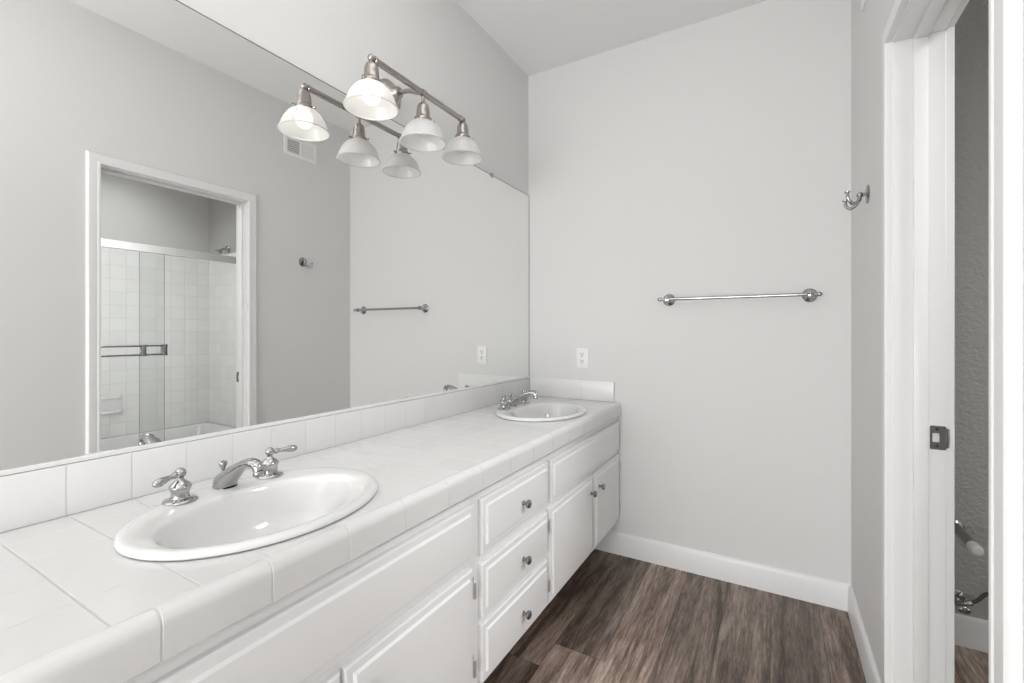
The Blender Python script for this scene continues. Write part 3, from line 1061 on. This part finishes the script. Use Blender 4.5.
for side, tilt in ((0, -1), (1, 1)):
    bm = B()
    y0_, y1_ = (VY0 + fw_, ymid - 0.007) if side == 0 else (ymid + 0.007, VY1 - fw_)
    nL = 7
    for k in range(nL):
        zc_ = VZ0 + fw_ + (k + 0.5) * (VZ1 - VZ0 - 2 * fw_) / nL
        dz = 0.0045 * tilt
        q = [bm.verts.new(p) for p in ((XB - 0.0065, y0_, zc_ + dz), (XB - 0.0065, y1_, zc_ + dz), (XB - 0.0018, y1_, zc_ - dz), (XB - 0.0018, y0_, zc_ - dz),
                                       (XB - 0.0065, y0_, zc_ + dz + 0.0012), (XB - 0.0065, y1_, zc_ + dz + 0.0012), (XB - 0.0018, y1_, zc_ - dz + 0.0012), (XB - 0.0018, y0_, zc_ - dz + 0.0012))]
        for f_ in ((0, 1, 2, 3), (7, 6, 5, 4), (0, 4, 5, 1), (1, 5, 6, 2), (2, 6, 7, 3), (3, 7, 4, 0)):
            bm.faces.new([q[i] for i in f_])
    obj('louver', bm, M['ventwhite'], av, smooth=False)
bm = B(); tube(bm, [(XB - 0.004, VY1 - 0.015, ymid * 0 + (VZ0 + VZ1) / 2 - 0.012), (XB - 0.016, VY1 - 0.015, (VZ0 + VZ1) / 2 - 0.018)], 0.003, 8)
obj('lever', bm, M['ventwhite'], av)

# ------------------------------------------------------------------ bathtub, shower doors, soap dish, shower head
XTUB, ZTUB = 1.452, 0.330
tub = thing('bathtub', ((XTUB + XE) / 2, (YT + YB) / 2, 0), 'white bathtub behind the glass shower doors, seen in the mirror', 'bathtub')
bm = B()
x0, x1, y0, y1 = XTUB, XE - 0.009, YT + 0.002, YB - 0.009


def rr_ring(bm, x0, x1, y0, y1, r, z, n=6):
    return [bm.verts.new((px_, py_, z)) for px_, py_ in rrect(x0, x1, y0, y1, r, n)]


spec_ = [(0, 0.0, 0.004), (0, ZTUB - 0.02, 0.004), (0.004, ZTUB - 0.006, 0.006), (0.014, ZTUB, 0.010), (0.060, ZTUB + 0.001, 0.08), (0.070, ZTUB - 0.008, 0.10), (0.085, ZTUB - 0.10, 0.12), (0.115, 0.10, 0.14), (0.16, 0.06, 0.16)]
prev = None
for ins, z, rr_ in spec_:
    ring = rr_ring(bm, x0 + ins, x1 - ins * 0.75, y0 + ins, y1 - ins, rr_, z)
    if prev:
        for k in range(len(ring)):
            k2 = (k + 1) % len(ring)
            bm.faces.new((prev[k], prev[k2], ring[k2], ring[k]))
    prev = ring
bm.faces.new(prev)
obj('tub_shell', bm, M['porc'], tub)

XG = 1.490
sd_ = thing('shower_door', (XG, (YT + YB) / 2, ZTUB), 'sliding clear glass shower doors over the tub, seen in the mirror', 'shower door')
bm = B()
box(bm, XG - 0.028, XG + 0.028, YT + 0.002, YB - 0.009, 1.802, 1.852, 0.004)
box(bm, XG - 0.031, XG + 0.031, YT + 0.002, YB - 0.009, 1.842, 1.856, 0.003)
obj('top_track', bm, M['alu'], sd_)
bm = B()
box(bm, XG - 0.028, XG + 0.028, YT + 0.01, YB - 0.012, ZTUB + 0.001, ZTUB + 0.008, 0.002)
box(bm, XG - 0.003, XG + 0.003, YT + 0.01, YB - 0.012, ZTUB + 0.008, ZTUB + 0.024, 0.001, 1)
obj('bottom_track', bm, M['alu'], sd_)
for yy0, yy1, xg in ((YT + 0.004, 1.692, XG - 0.014), (1.546, YB - 0.012, XG + 0.014)):
    bm = B()
    box(bm, xg - 0.003, xg + 0.003, yy0, yy1, ZTUB + 0.010, 1.806)
    gp = obj('glass_panel', bm, M['glass'], sd_, smooth=False)
    bm = B()
    ey = yy1 if xg < XG else yy0
    box(bm, xg - 0.0032, xg + 0.0032, ey - 0.0008, ey + 0.0008, ZTUB + 0.010, 1.806)
    obj('glass_edge', bm, M['chromedark'], gp, smooth=False)
    if xg < XG:
        bm = B()
        xb = xg - 0.045
        for zz in (1.105, 1.040):
            tube(bm, [(xb, 1.02, zz), (xb, 1.694, zz)], 0.0062, 12)
        obj('towel_bar', bm, M['chrome'], gp)
        for yy in (1.06, 1.545, 1.678):
            bm = B()
            box(bm, xg - 0.052, xg - 0.0035, yy - 0.014, yy + 0.014, 1.030, 1.114, 0.003)
            obj('bracket', bm, M['chrome'], gp)

sdish = thing('soap_dish', (XE - 0.009, 1.612, 0.55), 'white ceramic soap dish on the tiled wall over the tub, seen in the mirror', 'soap dish')
bm = B()
xw_ = XE - 0.0085
box(bm, xw_ - 0.012, xw_, 1.532, 1.694, 0.528, 0.688, 0.005)
obj('back_plate', bm, M['porc'], sdish)
bm = B()
tube(bm, spline([(xw_ - 0.010, 1.545, 0.545), (xw_ - 0.055, 1.560, 0.545), (xw_ - 0.072, 1.612, 0.545), (xw_ - 0.055, 1.665, 0.545), (xw_ - 0.010, 1.680, 0.545)], 6), 0.012, 14)
box(bm, xw_ - 0.055, xw_ - 0.008, 1.556, 1.670, 0.535, 0.547, 0.003)
obj('tray', bm, M['porc'], sdish)
bm = B()
tube(bm, spline([(xw_ - 0.010, 1.548, 0.660), (xw_ - 0.034, 1.556, 0.660), (xw_ - 0.038, 1.612, 0.660), (xw_ - 0.034, 1.668, 0.660), (xw_ - 0.010, 1.678, 0.660)], 6), 0.009, 12)
obj('grab_rail', bm, M['porc'], sdish)

shw = thing('shower_head', (1.90, YB, 1.985), 'chrome shower head above the glass door track, seen in the mirror', 'shower head')
bm = B()
lathe(bm, [(0, 0), (0.032, 0), (0.033, 0.003), (0.026, 0.010), (0.012, 0.014), (0, 0.014)], (1.90, YB - 0.008, 1.985), (0, -1, 0), 24)
obj('flange', bm, M['chrome'], shw)
bm = B(); tube(bm, spline([(1.90, YB - 0.010, 1.985), (1.90, YB - 0.035, 1.986), (1.90, YB - 0.055, 1.980), (1.90, YB - 0.068, 1.968)], 5), 0.010, 14); obj('arm', bm, M['chrome'], shw)
bm = B()
lathe(bm, [(0, 0), (0.013, 0), (0.016, 0.010), (0.018, 0.018), (0.030, 0.034), (0.033, 0.042), (0.031, 0.046), (0, 0.048)], (1.90, YB - 0.062, 1.973), (0, -0.70, -0.71), 24)
obj('spray_head', bm, M['chrome'], shw)

# ------------------------------------------------------------------ items seen through the doorway
ds = thing('door_stop', (0.607, YB, 0.452), 'chrome wall door stop with pale tip, seen through the doorway above the shutoff valve', 'door stop')
bm = B()
lathe(bm, [(0, 0), (0.026, 0), (0.027, 0.003), (0.0225, 0.008), (0.0175, 0.012), (0.0165, 0.020), (0.0165, 0.185), (0, 0.185)], (0.607, YB, 0.452), (0, -1, 0), 24)
obj('stem', bm, M['chrome'], ds)
bm = B()
lathe(bm, [(0, 0.183), (0.0170, 0.183), (0.0178, 0.190), (0.0178, 0.222), (0.0165, 0.230), (0.0120, 0.234), (0, 0.235)], (0.607, YB, 0.452), (0, -1, 0), 24)
obj('bumper', bm, M['rubber'], ds)['label'] = 'pale rubber tip'

sv = thing('shutoff_valve', (0.607, YB, 0.180), 'small chrome water shutoff valve with dark hose, low on the wall through the doorway', 'valve')
bm = B(); lathe(bm, [(0, 0), (0.030, 0), (0.031, 0.002), (0.024, 0.008), (0.011, 0.011), (0, 0.011)], (0.607, YB, 0.180), (0, -1, 0), 24); obj('escutcheon', bm, M['chrome'], sv)
bm = B()
tube(bm, [(0.607, YB - 0.008, 0.180), (0.607, YB - 0.085, 0.180)], [0.0085, 0.0085], 14)
lathe(bm, [(0, 0), (0.012, 0), (0.0135, 0.004), (0.0135, 0.030), (0.0115, 0.034), (0, 0.034)], (0.607, YB - 0.045, 0.180), (0, -1, 0), 20)
tube(bm, [(0.607, YB - 0.060, 0.180), (0.632, YB - 0.060, 0.192)], [0.009, 0.008], 12)
lathe(bm, [(0, 0), (0.0095, 0), (0.0095, 0.012), (0, 0.012)], (0.628, YB - 0.060, 0.190), (0.9, 0, 0.43), 6)
obj('body', bm, M['chrome'], sv)
bm = B(); ball(bm, (0.607, YB - 0.098, 0.180), 0.019, 18, (1.1, 0.45, 0.75)); obj('handle', bm, M['chrome'], sv)
bm = B()
tube(bm, spline([(0.634, YB - 0.060, 0.193), (0.655, YB - 0.060, 0.210), (0.675, YB - 0.062, 0.238), (0.70, YB - 0.066, 0.252), (0.74, YB - 0.072, 0.262), (0.79, YB - 0.08, 0.30), (0.80, YB - 0.085, 0.37)], 6), 0.0065, 12)
obj('supply_hose', bm, M['hose'], sv)['label'] = 'dark supply hose'
